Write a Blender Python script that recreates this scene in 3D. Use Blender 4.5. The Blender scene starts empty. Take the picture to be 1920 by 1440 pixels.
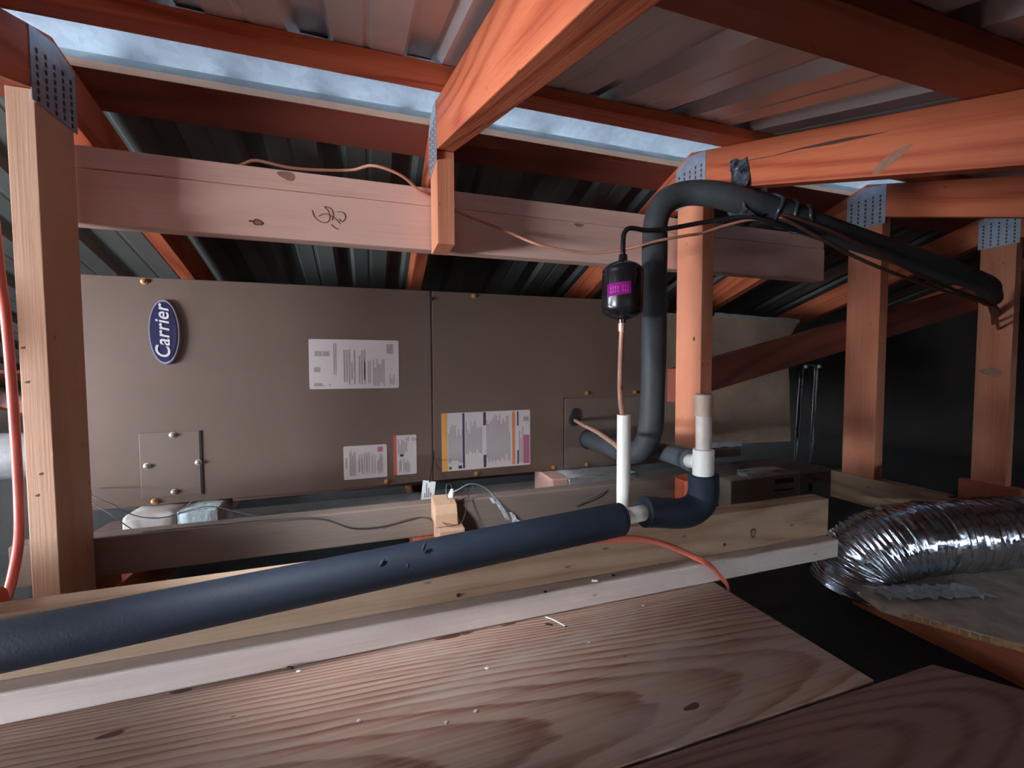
import bpy, bmesh, math, random
from mathutils import Vector, Matrix
random.seed(7)
C = bpy.context.scene
COL = C.collection

# ------------------------------------------------------------------ camera, world, light, exposure
H = 0.41
cam = bpy.data.cameras.new('camera'); co = bpy.data.objects.new('camera', cam); COL.objects.link(co)
cam.sensor_fit = 'HORIZONTAL'; cam.sensor_width = 36; cam.lens = 806.87/1920*36
cam.clip_start = 0.01; cam.clip_end = 100
yaw, pitch, roll = 0.317621, 0.0453676, 0.00434088
fwd = Vector((math.sin(yaw)*math.cos(pitch), math.cos(yaw)*math.cos(pitch), -math.sin(pitch)))
rgt = Vector((math.cos(yaw), -math.sin(yaw), 0)); dwn = fwd.cross(rgt)
r2 = rgt*math.cos(roll)+dwn*math.sin(roll); d2 = dwn*math.cos(roll)-rgt*math.sin(roll)
M = Matrix((r2, -d2, -fwd)).transposed().to_4x4(); M.translation = (0, 0, H)
co.matrix_world = M
C.camera = co

w = bpy.data.worlds.new('world'); C.world = w; w.use_nodes = True
bg = w.node_tree.nodes['Background']; bg.inputs[0].default_value = (.82, .91, 1, 1); bg.inputs[1].default_value = 66

def area(name, loc, target, sx, sy, power, col):
    l = bpy.data.lights.new(name, 'AREA'); l.shape = 'RECTANGLE'; l.size = sx; l.size_y = sy
    l.energy = power; l.color = col
    o = bpy.data.objects.new(name, l); COL.objects.link(o); o.location = loc
    o.rotation_euler = (Vector(target)-Vector(loc)).to_track_quat('-Z', 'Y').to_euler()
    return o
def portal(name, loc, target, sx, sy):
    o = area(name, loc, target, sx, sy, 1, (1, 1, 1)); o.data.cycles.is_portal = True; return o
def spot(name, loc, target, power, col, angle, blend, radius):
    l = bpy.data.lights.new(name, 'SPOT'); l.energy = power; l.color = col; l.spot_size = math.radians(angle); l.spot_blend = blend; l.shadow_soft_size = radius
    o = bpy.data.objects.new(name, l); COL.objects.link(o); o.location = loc
    o.rotation_euler = (Vector(target)-Vector(loc)).to_track_quat('-Z', 'Y').to_euler(); return o
spot('plank_fill_spot', (-.42, .37, .73), (.13, .82, .03), 26, (.90, .95, 1), 52, 1, .06)  # added fill lamp, brightens the planks and the long pipe
portal('gable_portal', (-2.665, -.035, .195), (0, -.035, .195), 1.19, .31)

C.view_settings.view_transform = 'Standard'; C.view_settings.look = 'None'
C.view_settings.gamma = 1; C.view_settings.use_curve_mapping = False
C.view_settings.exposure = .95

# ------------------------------------------------------------------ materials
class NT:
    def __init__(s, name):
        s.m = bpy.data.materials.new(name); s.m.use_nodes = True
        s.t = s.m.node_tree; s.t.nodes.clear()
        s.out = s.n('ShaderNodeOutputMaterial'); s.b = s.n('ShaderNodeBsdfPrincipled')
        s.l(s.b.outputs[0], s.out.inputs[0])
    def n(s, t, **k):
        x = s.t.nodes.new(t)
        for a, v in k.items(): setattr(x, a, v)
        return x
    def l(s, a, b): s.t.links.new(a, b)
    def math(s, op, a, b=None, c=None):
        x = s.n('ShaderNodeMath', operation=op)
        for i, v in enumerate((a, b, c)):
            if v is None: continue
            if isinstance(v, (int, float)): x.inputs[i].default_value = v
            else: s.l(v, x.inputs[i])
        return x.outputs[0]
    def noise(s, vec, scale=1, detail=3, rough=.5, dist=0):
        x = s.n('ShaderNodeTexNoise'); s.l(vec, x.inputs['Vector'])
        x.inputs['Scale'].default_value = scale; x.inputs['Detail'].default_value = detail
        x.inputs['Roughness'].default_value = rough; x.inputs['Distortion'].default_value = dist
        return x.outputs[0]
    def mapv(s, vec, scale, loc=None):
        x = s.n('ShaderNodeMapping'); s.l(vec, x.inputs[0]); x.inputs['Scale'].default_value = scale
        if loc is not None: s.l(loc, x.inputs['Location'])
        return x.outputs[0]
    def ramp(s, f, stops):
        x = s.n('ShaderNodeValToRGB'); e = x.color_ramp.elements
        while len(e) < len(stops): e.new(.5)
        for el, (p, c) in zip(e, stops):
            el.position = p; el.color = (*c, 1) if len(c) == 3 else c
        s.l(f, x.inputs[0]); return x.outputs[0]
    def mix(s, f, a, b, blend='MIX'):
        x = s.n('ShaderNodeMix', data_type='RGBA', blend_type=blend)
        if isinstance(f, (int, float)): x.inputs[0].default_value = f
        else: s.l(f, x.inputs[0])
        for i, v in ((6, a), (7, b)):
            if isinstance(v, tuple): x.inputs[i].default_value = (*v, 1)
            else: s.l(v, x.inputs[i])
        return x.outputs[2]
    def bump(s, h, strength=.3, dist=.002):
        x = s.n('ShaderNodeBump'); x.inputs['Strength'].default_value = strength; x.inputs['Distance'].default_value = dist
        s.l(h, x.inputs['Height']); s.l(x.outputs[0], s.b.inputs['Normal'])
    def obj(s):
        return s.n('ShaderNodeTexCoord').outputs['Object']
    def set(s, col=None, rough=None, metal=None, spec=None):
        if col is not None:
            if isinstance(col, tuple): s.b.inputs['Base Color'].default_value = (*col, 1)
            else: s.l(col, s.b.inputs['Base Color'])
        if rough is not None:
            if isinstance(rough, (int, float)): s.b.inputs['Roughness'].default_value = rough
            else: s.l(rough, s.b.inputs['Roughness'])
        if metal is not None: s.b.inputs['Metallic'].default_value = metal
        if spec is not None: s.b.inputs['Specular IOR Level'].default_value = spec

def wood(name, light, mid, dark, rings=7, knots=.5, rough=.62, dust=None, lowx=.9, cross=7.0, ringmix=.55, contrast=1, lines=0, cathedral=None):
    s = NT(name); v = s.obj()
    rnd = s.n('ShaderNodeObjectInfo').outputs['Random']
    off = s.n('ShaderNodeCombineXYZ')
    for i, k in enumerate((13.1, 7.7, 5.3)): s.l(s.math('MULTIPLY', rnd, k), off.inputs[i])
    p = s.mapv(v, (lowx, cross, cross), off.outputs[0])
    field = s.noise(p, 1, 1.2, .35, .2)
    r = s.math('MULTIPLY', field, rings*6.283)
    wv = s.math('MULTIPLY_ADD', s.math('SINE', r), .5, .5)
    wv = s.math('POWER', wv, 2.2)
    if cathedral:                    # nested arches of a flat-sawn board: rings follow k*(y-yc)^2 + c*x
        yc, k, c = cathedral
        sx = s.n('ShaderNodeSeparateXYZ'); s.l(v, sx.inputs[0])
        wob = s.noise(s.mapv(v, (1.6, 9, 9)), 1, 2, .5)
        dy = s.math('SUBTRACT', s.math('MULTIPLY_ADD', wob, .03, sx.outputs[1]), yc+.015)
        ff = s.math('ADD', s.math('MULTIPLY', s.math('MULTIPLY', dy, dy), k), s.math('MULTIPLY', sx.outputs[0], c))
        ff = s.math('ADD', ff, s.math('MULTIPLY', s.noise(s.mapv(v, (3, 30, 30)), 1, 3, .55), 1.1))
        fr = s.math('FRACT', ff)
        wv = s.math('MULTIPLY', s.math('POWER', fr, 2.0), s.math('SUBTRACT', 1.0, s.math('POWER', fr, 14.0)))
        wv = s.math('MULTIPLY', wv, 1.25)
    fib = s.noise(s.mapv(v, (6, 260, 260), off.outputs[0]), 1, 3, .6)
    blo = s.noise(s.mapv(v, (2.2, 9, 9), off.outputs[0]), 1, 4, .6)
    f = s.math('MULTIPLY_ADD', wv, ringmix, s.math('MULTIPLY', s.math('SUBTRACT', fib, .5), .9*contrast))
    f = s.math('ADD', f, s.math('MULTIPLY', s.math('SUBTRACT', blo, .5), .8*contrast))
    col = s.ramp(f, [(0, light), (.42, mid), (.95, dark)])
    if lines:
        ln = s.noise(s.mapv(v, (1.3, 105, 105), off.outputs[0]), 1, 2, .5, .4)
        patch = s.noise(s.mapv(v, (1.5, 6, 6), off.outputs[0]), 1, 2, .5)
        lm = s.math('MULTIPLY', s.ramp(ln, [(.50, (0, 0, 0)), (.64, (1, 1, 1))]), s.math('MULTIPLY_ADD', patch, 1.7, -.2))
        col = s.mix(s.math('MULTIPLY', lm, lines), col, dark)
    if knots:
        vo = s.n('ShaderNodeTexVoronoi'); s.l(s.mapv(v, (3.2, 9, 9), off.outputs[0]), vo.inputs['Vector'])
        k = s.ramp(vo.outputs['Distance'], [(0, (1, 1, 1)), (.10*knots+.02, (.75, .75, .75)), (.17*knots+.03, (0, 0, 0))])
        sel = s.n('ShaderNodeSeparateColor'); s.l(vo.outputs['Color'], sel.inputs[0])
        on = s.math('GREATER_THAN', sel.outputs[0], .55)
        col = s.mix(s.math('MULTIPLY', k, s.math('MULTIPLY', on, .75)), col, tuple(c*.35 for c in dark))
    if dust:
        dn = s.noise(s.mapv(v, (5, 14, 14), off.outputs[0]), 1, 5, .65)
        col = s.mix(s.ramp(dn, [(.48, (0, 0, 0)), (.76, (.62, .62, .62))]), col, dust)
    s.set(col, rough, 0, .22)
    s.bump(s.math('ADD', s.math('MULTIPLY', wv, .5), fib), .35, .0012)
    return s.m

def paint(name, col, rough=.5, metal=0, var=.12, scale=6, bump=0, spec=.5, bscale=60):
    s = NT(name); v = s.obj()
    n = s.noise(v, scale, 5, .6)
    c = s.mix(s.ramp(n, [(.3, (0, 0, 0)), (.7, (1, 1, 1))]), tuple(x*(1-var) for x in col), tuple(min(1, x*(1+var)) for x in col))
    s.set(c, s.math('MULTIPLY_ADD', n, .2, rough-.1), metal, spec)
    if bump: s.bump(s.noise(v, bscale, 4, .6), bump, .003)
    return s.m

MT = {}
MT['orange'] = wood('truss_lumber', (.56, .150, .068), (.46, .102, .046), (.23, .036, .016), rings=9, knots=.45, rough=.55)
MT['post'] = wood('post_lumber', (.70, .27, .155), (.62, .215, .115), (.42, .11, .05), rings=3, knots=.4, rough=.6, ringmix=.35)
MT['postshade'] = wood('shaded_post_lumber', (.56, .22, .125), (.48, .165, .09), (.32, .09, .045), rings=3, knots=.4, rough=.65, ringmix=.35)  # darker copy of the post lumber, shade put into the colour
MT['tan'] = wood('pale_truss_lumber', (.60, .38, .255), (.54, .32, .205), (.40, .20, .11), rings=3, knots=.5, rough=.6, ringmix=.4)
MT['beam'] = wood('pink_pine', (.72, .46, .38), (.65, .39, .31), (.46, .23, .17), rings=4, knots=0, rough=.6, ringmix=.3)
MT['plank'] = wood('weathered_plank', (.41, .29, .235), (.32, .195, .148), (.14, .045, .033), rings=46, knots=.2, rough=.6, dust=(.42, .36, .33), lowx=.34, cross=4.6, ringmix=.80, lines=.35, cathedral=(.062, 430, 7.5))
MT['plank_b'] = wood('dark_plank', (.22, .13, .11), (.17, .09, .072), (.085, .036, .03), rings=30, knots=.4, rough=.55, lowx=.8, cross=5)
MT['greywood'] = wood('grey_planed_pine', (.64, .56, .52), (.58, .485, .435), (.44, .325, .275), rings=4, knots=.35, rough=.6, ringmix=.35)
MT['kerb'] = wood('knotty_pine', (.44, .31, .215), (.37, .24, .155), (.2, .105, .06), rings=7, knots=.6, rough=.6, ringmix=.5)
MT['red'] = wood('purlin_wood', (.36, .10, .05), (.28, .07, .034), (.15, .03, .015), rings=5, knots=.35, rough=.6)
MT['redshade'] = wood('shaded_red_wood', (.22, .06, .038), (.17, .043, .028), (.1, .024, .017), rings=5, knots=.3, rough=.6)  # darker copy of the purlin wood, shade put into the colour
MT['grime'] = wood('grimy_runner_wood', (.26, .205, .175), (.20, .155, .125), (.12, .08, .06), rings=4, knots=.3, rough=.65, ringmix=.3)
MT['osb'] = paint('strand_board', (.40, .33, .27), .7, 0, .35, 26, .5)
MT['osb_edge'] = paint('strand_board_edge', (.42, .22, .09), .8, 0, .5, 45, .6)
MT['cab'] = paint('brown_grey_cabinet_paint', (.155, .103, .08), .48, .25, .05, 3)
MT['cab2'] = paint('cabinet_plate_paint', (.172, .122, .097), .48, .25, .05, 3)
MT['dark'] = paint('dark_gap', (.012, .011, .011), .8)
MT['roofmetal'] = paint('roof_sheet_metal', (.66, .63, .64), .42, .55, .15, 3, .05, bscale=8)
MT['roofshade'] = paint('shaded_far_roof_metal', (.12, .13, .12), .6, .2, .2, 4, .05, bscale=8)  # same roof sheets, darkened for the unlit far slope
MT['screwhead'] = paint('brass_screw', (.62, .36, .13), .35, .7)
MT['zincscrew'] = paint('zinc_screw', (.5, .46, .4), .35, .8)
MT['foam'] = paint('black_foam_insulation', (.042, .045, .05), .62, 0, .15, 25, .12, .4, 300)
MT['foamblue'] = paint('blue_black_foam_insulation', (.012, .019, .034), .66, 0, .18, 14, .15, .32, 260)
MT['foamteal'] = paint('slate_foam_insulation', (.085, .10, .115), .65, 0, .12, 20, .1, .4, 260)
MT['blackmetal'] = paint('gloss_black_enamel', (.012, .012, .014), .22, 0, .1, 6, 0, .6)
MT['pink'] = paint('magenta_sticker', (.85, .06, .62), .45, 0, .05)
MT['pinkdark'] = paint('dark_magenta_print', (.5, .03, .38), .5, 0, .05)
MT['closure'] = paint('dull_grey_closure', (.22, .26, .28), .6, .2, .2, 10)
MT['copper'] = paint('copper_tube', (.88, .50, .36), .3, .55, .08, 30)
MT['duskcopper'] = paint('dull_copper_tube', (.16, .07, .05), .45, .6, .2, 30)
MT['pvc'] = paint('white_pvc', (.78, .77, .72), .4, 0, .05, 8)
MT['greypvc'] = paint('scuffed_grey_pvc', (.60, .52, .47), .5, 0, .12, 20)
MT['cappvc'] = paint('tan_pipe_cap', (.47, .36, .28), .6, 0, .12, 20)
MT['paper'] = paint('label_paper', (.60, .53, .52), .6, 0, .04)
MT['ink'] = paint('grey_print', (.34, .29, .30), .7, 0, .2, 300)
MT['inkdark'] = paint('dark_print', (.05, .035, .075), .7)
MT['yellow'] = paint('orange_yellow_print', (.72, .36, .08), .6, 0, .05)
MT['orangeprint'] = paint('orange_print', (.66, .22, .08), .6, 0, .05)
MT['redprint'] = paint('red_print', (.5, .1, .06), .6, 0, .05)
MT['pinkprint'] = paint('dusty_pink_print', (.42, .12, .2), .6, 0, .05)
MT['navy'] = paint('navy_badge_enamel', (.012, .016, .075), .3, 0, .05)
MT['badgerim'] = paint('pale_blue_badge_rim', (.34, .36, .48), .3, .4, .05)
MT['badgetext'] = paint('badge_lettering', (.72, .70, .74), .4, 0, .03)
MT['tape'] = paint('grey_black_tape', (.24, .26, .31), .25, .7, .9, 60, .9)
MT['tapedark'] = paint('black_tape', (.035, .035, .04), .3, 0, .6, 60, .7)
MT['cordorange'] = paint('orange_cord_jacket', (.85, .19, .12), .4, 0, .06)
MT['cordpink'] = paint('salmon_cord_jacket', (.80, .17, .13), .38, 0, .06)
MT['cablebrown'] = paint('brown_cable', (.48, .2, .13), .5, 0, .1)
MT['wire'] = paint('thin_grey_wire', (.07, .07, .08), .5)
MT['white'] = paint('white_card', (.82, .84, .86), .6, 0, .04)
MT['poly'] = paint('white_polystyrene', (.66, .62, .58), .7, 0, .06, 30, .3)
MT['polycut'] = paint('pale_blue_broken_foam', (.60, .73, .77), .75, 0, .12, 60, .9)
MT['ductboard'] = paint('tan_duct_board', (.24, .165, .115), .7, 0, .25, 7, .3)
MT['card'] = paint('brown_cardboard', (.30, .23, .18), .75, 0, .1)
MT['greyduct'] = paint('grey_duct_sleeve', (.28, .29, .30), .55, 0, .1, 12, .3)
MT['clear'] = paint('clear_plastic_scrap', (.85, .88, .9), .1, 0, .05)
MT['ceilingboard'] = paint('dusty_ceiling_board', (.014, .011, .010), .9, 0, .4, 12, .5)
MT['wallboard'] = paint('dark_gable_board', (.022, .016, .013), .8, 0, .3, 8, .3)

def galv(name, base, rough, metal, bumpst=.05, flow=(1, 1, 1), bs=30):
    s = NT(name); v = s.obj()
    vo = s.n('ShaderNodeTexVoronoi'); s.l(s.mapv(v, flow), vo.inputs['Vector']); vo.inputs['Scale'].default_value = 70
    sp = s.n('ShaderNodeSeparateColor'); s.l(vo.outputs['Color'], sp.inputs[0])
    n = s.noise(v, 9, 5, .6)
    f = s.math('ADD', s.math('MULTIPLY', sp.outputs[0], .35), s.math('MULTIPLY', n, .65))
    s.set(s.ramp(f, [(.25, tuple(x*.8 for x in base)), (.7, base)]), s.math('MULTIPLY_ADD', sp.outputs[1], .12, rough), metal)
    if bumpst: s.bump(s.noise(s.mapv(v, flow), bs, 4, .55), bumpst, .004)
    return s.m
MT['ridge'] = galv('galvanised_flashing', (.40, .50, .60), .38, .25)
MT['plate'] = galv('galvanised_plate', (.50, .57, .68), .35, .5)
MT['foil'] = galv('crumpled_foil', (.70, .78, .90), .15, 1.0, .30, (1, 1, 1), 55)
MT['foiltape'] = galv('wrinkled_foil_tape', (.74, .78, .82), .3, .55, .8, (1, 1, 1), 30)

# ------------------------------------------------------------------ object helpers
WM = {}
def link(o, parent=None, Mw=None):
    COL.objects.link(o); Mw = Mw or Matrix.Identity(4)
    WM[o.name] = Mw
    if parent:
        o.parent = parent; o.matrix_basis = WM[parent.name].inverted() @ Mw
    else:
        o.matrix_basis = Mw
    return o
def tag(o, label=None, cat=None, group=None, kind=None):
    if label: o['label'] = label
    if cat: o['category'] = cat
    if group: o['group'] = group
    if kind: o['kind'] = kind
    return o
def thing(name, loc, label, cat, group=None):
    o = bpy.data.objects.new(name, None); o.empty_display_size = .05
    link(o, None, Matrix.Translation(loc)); return tag(o, label, cat, group)
def finish(name, bm, mat, parent=None, Mw=None, smooth=False, bevel=0, seg=2, sub=0):
    bmesh.ops.recalc_face_normals(bm, faces=bm.faces)
    if bevel:
        ed = [e for e in bm.edges if len(e.link_faces) == 2 and e.calc_face_angle(0) > .5]
        bmesh.ops.bevel(bm, geom=ed, offset=bevel, segments=seg, profile=.5, affect='EDGES', clamp_overlap=True)
    me = bpy.data.meshes.new(name); bm.to_mesh(me); bm.free()
    mats = mat if isinstance(mat, (list, tuple)) else [mat]
    for m in mats: me.materials.append(MT[m] if isinstance(m, str) else m)
    for p in me.polygons: p.use_smooth = smooth
    o = bpy.data.objects.new(name, me)
    return link(o, parent, Mw)
def bm_box(bm, x0, x1, y0, y1, z0, z1):
    v = [bm.verts.new(p) for p in ((x0,y0,z0),(x1,y0,z0),(x1,y1,z0),(x0,y1,z0),(x0,y0,z1),(x1,y0,z1),(x1,y1,z1),(x0,y1,z1))]
    for f in ((0,3,2,1),(4,5,6,7),(0,1,5,4),(1,2,6,5),(2,3,7,6),(3,0,4,7)): bm.faces.new([v[i] for i in f])
def box(name, x0, x1, y0, y1, z0, z1, mat, parent=None, bevel=.001, axis='X'):
    """box whose local X runs along the grain axis"""
    L = {'X': ((1,0,0),(0,1,0),(0,0,1)), 'Y': ((0,1,0),(-1,0,0),(0,0,1)), 'Z': ((0,0,1),(0,1,0),(-1,0,0))}[axis]
    R = Matrix(L).transposed().to_4x4()
    Mw = Matrix.Translation((x0, y0, z0)) @ R
    bm = bmesh.new(); bm_box(bm, x0, x1, y0, y1, z0, z1)
    bm.transform(Mw.inverted())
    return finish(name, bm, mat, parent, Mw, bevel=bevel)
def prism_yz(name, poly, x0, x1, mat, grain, parent=None, bevel=.0012):
    """polygon in (Y,Z) extruded along X; local X along the grain direction (Y,Z)"""
    a = Vector((0, *grain)).normalized(); b = Vector((1, 0, 0)); c = a.cross(b)
    Mw = Matrix((a, b, c)).transposed().to_4x4(); Mw.translation = (x0, *poly[0])
    bm = bmesh.new()
    A = [bm.verts.new((x0, y, z)) for y, z in poly]; B = [bm.verts.new((x1, y, z)) for y, z in poly]
    bm.faces.new(A); bm.faces.new(B[::-1])
    n = len(poly)
    for i in range(n): bm.faces.new((A[i], B[i], B[(i+1) % n], A[(i+1) % n]))
    bm.transform(Mw.inverted())
    return finish(name, bm, mat, parent, Mw, bevel=bevel)
def prism_xy(name, poly, z0, z1, mat, parent=None, bevel=.0015):
    Mw = Matrix.Translation((*poly[0], z0)); bm = bmesh.new()
    A = [bm.verts.new((x, y, z0)) for x, y in poly]; B = [bm.verts.new((x, y, z1)) for x, y in poly]
    bm.faces.new(A[::-1]); bm.faces.new(B); n = len(poly)
    for i in range(n): bm.faces.new((A[i], A[(i+1) % n], B[(i+1) % n], B[i]))
    bm.transform(Mw.inverted())
    return finish(name, bm, mat, parent, Mw, bevel=bevel)
def prism_xz(name, poly, y0, y1, mat, parent=None, bevel=.0012, grain=(1, 0)):
    a = Vector((grain[0], 0, grain[1])).normalized(); b = Vector((0, 1, 0)); c = a.cross(b)
    Mw = Matrix((a, b, c)).transposed().to_4x4(); Mw.translation = (poly[0][0], y0, poly[0][1])
    bm = bmesh.new()
    A = [bm.verts.new((x, y0, z)) for x, z in poly]; B = [bm.verts.new((x, y1, z)) for x, z in poly]
    bm.faces.new(A); bm.faces.new(B[::-1]); n = len(poly)
    for i in range(n): bm.faces.new((A[i], B[i], B[(i+1) % n], A[(i+1) % n]))
    bm.transform(Mw.inverted())
    return finish(name, bm, mat, parent, Mw, bevel=bevel)
def spline(pts, n=8):
    pts = [Vector(p) for p in pts]
    if len(pts) < 3: return [pts[0].lerp(pts[-1], i/n) for i in range(n+1)]
    P = [2*pts[0]-pts[1]] + pts + [2*pts[-1]-pts[-2]]; out = []
    for i in range(1, len(P)-2):
        p0, p1, p2, p3 = P[i-1:i+3]
        for k in range(n):
            t = k/n
            out.append(.5*((2*p1)+(p2-p0)*t+(2*p0-5*p1+4*p2-p3)*t*t+(3*p1-p0-3*p2+p3)*t**3))
    out.append(pts[-1]); return out
def bm_tube(bm, path, rad, seg=20, sx=1, sy=1, cap=True, bulge=0, ref=None):
    n = len(path); T = []
    for i in range(n):
        T.append((path[min(i+1, n-1)]-path[max(i-1, 0)]).normalized())
    u = ref or (Vector((0, 0, 1)) if abs(T[0].z) < .9 else Vector((1, 0, 0)))
    u = (u-T[0]*u.dot(T[0])).normalized(); rings = []
    for i in range(n):
        u = (u-T[i]*u.dot(T[i])).normalized(); v = T[i].cross(u)
        r = rad(i/(n-1)) if callable(rad) else rad
        ring = []
        for k in range(seg):
            a = 2*math.pi*k/seg; rr = r(a) if callable(r) else r
            ring.append(bm.verts.new(path[i]+u*math.cos(a)*rr*sy+v*math.sin(a)*rr*sx))
        rings.append(ring)
    for i in range(n-1):
        for k in range(seg):
            bm.faces.new((rings[i][k], rings[i][(k+1) % seg], rings[i+1][(k+1) % seg], rings[i+1][k]))
    if cap:
        for ring, t, s in ((rings[0], T[0], -1), (rings[-1], T[-1], 1)):
            c = sum((x.co for x in ring), Vector())/seg + t*s*bulge
            cv = bm.verts.new(c)
            for k in range(seg):
                bm.faces.new((ring[k], ring[(k+1) % seg], cv))
    return rings
def tube(name, pts, rad, mat, parent=None, seg=20, n=8, raw=False, smooth=True, **k):
    bm = bmesh.new(); path = [Vector(p) for p in pts] if raw else spline(pts, n)
    bm_tube(bm, path, rad, seg, **k)
    o0 = path[0].copy(); bm.transform(Matrix.Translation(-o0))
    return finish(name, bm, mat, parent, Matrix.Translation(o0), smooth=smooth)
def lathe(name, axis_pts, prof, mat, parent=None, seg=28):
    """prof: list of (t, r) along the axis between two points"""
    a, b = map(Vector, axis_pts); bm = bmesh.new()
    d = (b-a).normalized(); u = Vector((1, 0, 0)) if abs(d.x) < .9 else Vector((0, 0, 1))
    u = (u-d*u.dot(d)).normalized(); v = d.cross(u); rings = []
    for t, r in prof:
        c = a.lerp(b, t)-a
        rings.append([bm.verts.new(c+(u*math.cos(2*math.pi*k/seg)+v*math.sin(2*math.pi*k/seg))*max(r, 1e-5)) for k in range(seg)])
    for i in range(len(rings)-1):
        for k in range(seg): bm.faces.new((rings[i][k], rings[i][(k+1) % seg], rings[i+1][(k+1) % seg], rings[i+1][k]))
    bm.faces.new(rings[0][::-1]); bm.faces.new(rings[-1])
    o = finish(name, bm, mat, parent, Matrix.Translation(a), smooth=True)
    try:
        with bpy.context.temp_override(object=o): pass
        o.data.set_sharp_from_angle(angle=.6)
    except Exception: pass
    return o

# ------------------------------------------------------------------ the setting
SL = .325
def zb(y): return .8485+SL*(y-.9)           # underside of near rafters
def zt(y): return zb(y)+.097                # top of near rafters
RY = .9475; RZB = zb(RY); RZT = zt(RY)
def fb(y): return RZB-SL*(y-RY)
def ft(y): return RZT-SL*(y-RY)
NRM = math.sqrt(1+SL*SL)

XL, XR = -2.66, 3.3
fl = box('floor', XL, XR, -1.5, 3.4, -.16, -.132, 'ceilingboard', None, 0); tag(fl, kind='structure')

PW = .462                                   # a bright rib wall stands at PW + k*.17
def roof_sheet(name, k0, k1, ya, yb, zf, mat, parent):
    """ribbed sheet between rib k0 and k1; zf(y) = pan height"""
    prof = []
    for k in range(k0, k1):
        xw = PW+.17*k
        prof += [(xw-.062, 0), (xw-.050, .022), (xw-.010, .022), (xw+.002, 0), (xw+.046, 0), (xw+.050, .0016), (xw+.056, .0016), (xw+.060, 0)]
    prof.append((PW+.17*k1-.062, 0))
    Mw = Matrix.Translation((prof[0][0], ya, zf(ya))); bm = bmesh.new()
    t = .0009
    def col(y, dz): return [bm.verts.new((x, y, zf(y)+d+dz)) for x, d in prof]
    A, B, A2, B2 = col(ya, 0), col(yb, 0), col(ya, t), col(yb, t)
    for i in range(len(prof)-1):
        bm.faces.new((A[i], A[i+1], B[i+1], B[i])); bm.faces.new((A2[i], B2[i], B2[i+1], A2[i+1]))
        bm.faces.new((A[i], A2[i], A2[i+1], A[i+1])); bm.faces.new((B[i], B[i+1], B2[i+1], B2[i]))
    bm.faces.new((A[0], B[0], B2[0], A2[0])); bm.faces.new((A[-1], A2[-1], B2[-1], B[-1]))
    bm.transform(Mw.inverted())
    return finish(name, bm, mat, parent, Mw)
ceil = bpy.data.objects.new('ceiling', None); link(ceil, None, Matrix.Translation((0, .95, 1))); tag(ceil, kind='structure')
zn = lambda y: zt(y)+.0205*NRM*.97
zf_ = lambda y: ft(y)+.0205*NRM*.97
for k0 in range(-18, 17, 5):
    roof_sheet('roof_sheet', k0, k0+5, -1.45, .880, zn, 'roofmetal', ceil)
    roof_sheet('roof_sheet', k0, k0+5, 1.035, 3.35, zf_, 'roofshade', ceil)

def gable(name, x0, x1, hole=None):
    poly_top = lambda y: (zn(y) if y < RY else zf_(y))+.03
    ys = [-1.5, RY, 3.4]
    if not hole:
        return tag(prism_yz(name, [(-1.5, -.16), (3.4, -.16), (3.4, poly_top(3.4)), (RY, poly_top(RY)), (-1.5, poly_top(-1.5))], x0, x1, 'wallboard', (1, 0), None, 0), kind='structure')
    a, b, h, s = hole
    root = bpy.data.objects.new(name, None); link(root, None, Matrix.Translation((x0, 0, 0))); tag(root, kind='structure')
    prism_yz('wall_board', [(-1.5, -.16), (a, -.16), (a, poly_top(a)), (-1.5, poly_top(-1.5))], x0, x1, 'wallboard', (1, 0), root, 0)
    prism_yz('wall_board', [(a, -.16), (b, -.16), (b, .05), (a, .05)], x0, x1, 'wallboard', (1, 0), root, 0)
    prism_yz('wall_board', [(b, -.16), (3.4, -.16), (3.4, poly_top(3.4)), (b, poly_top(b))], x0, x1, 'wallboard', (1, 0), root, 0)
    prism_yz('wall_board', [(a, h), (b, h), (b, poly_top(b)), (min(b, RY), poly_top(min(b, RY))), (a, poly_top(a))] if b > RY else [(a, h), (b, h), (b, poly_top(b)), (a, poly_top(a))], x0, x1, 'wallboard', (1, 0), root, 0)
    return root
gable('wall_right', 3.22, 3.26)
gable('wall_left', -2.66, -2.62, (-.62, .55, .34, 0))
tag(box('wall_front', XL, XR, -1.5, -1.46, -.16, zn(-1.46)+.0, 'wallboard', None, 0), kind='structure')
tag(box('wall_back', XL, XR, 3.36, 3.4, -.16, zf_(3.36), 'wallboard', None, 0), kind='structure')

# ridge cap
rc = bmesh.new(); pk = 1.010
prof = [(.80, pk-SL*.15-.008), (.803, pk-SL*.147), (.95, pk), (1.097, pk-SL*.147), (1.10, pk-SL*.15-.008)]
prof2 = [(y, z+.001) for y, z in prof]
for x0, x1, dz in ((-2.62, .02, 0), (.0, 1.9, .0012), (1.88, 3.22, 0)):
    rows = [[rc.verts.new((x, y, z+dz)) for y, z in pp] for x in (x0, x1) for pp in (prof, prof2)]
    for i in range(4):
        rc.faces.new((rows[0][i], rows[2][i], rows[2][i+1], rows[0][i+1])); rc.faces.new((rows[1][i], rows[1][i+1], rows[3][i+1], rows[3][i]))
        rc.faces.new((rows[0][i], rows[0][i+1], rows[1][i+1], rows[1][i])); rc.faces.new((rows[2][i], rows[3][i], rows[3][i+1], rows[2][i+1]))
    for j in (0, 4): rc.faces.new((rows[0][j], rows[1][j], rows[3][j], rows[2][j]))
o = thing('ridge_cap', (.3, .95, 1.0), 'x', 'flashing')
finish('cap_sheet', rc, 'ridge', o, Matrix.Identity(4))
prism_yz('closure_strip', [(1.0045, .9645), (1.006, .9645), (1.0075, .979), (1.006, .979)], -2.6, 3.2, 'closure', (1, 0), o, 0)
tag(o, 'bright galvanised metal ridge flashing running along the roof peak', 'flashing')

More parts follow.
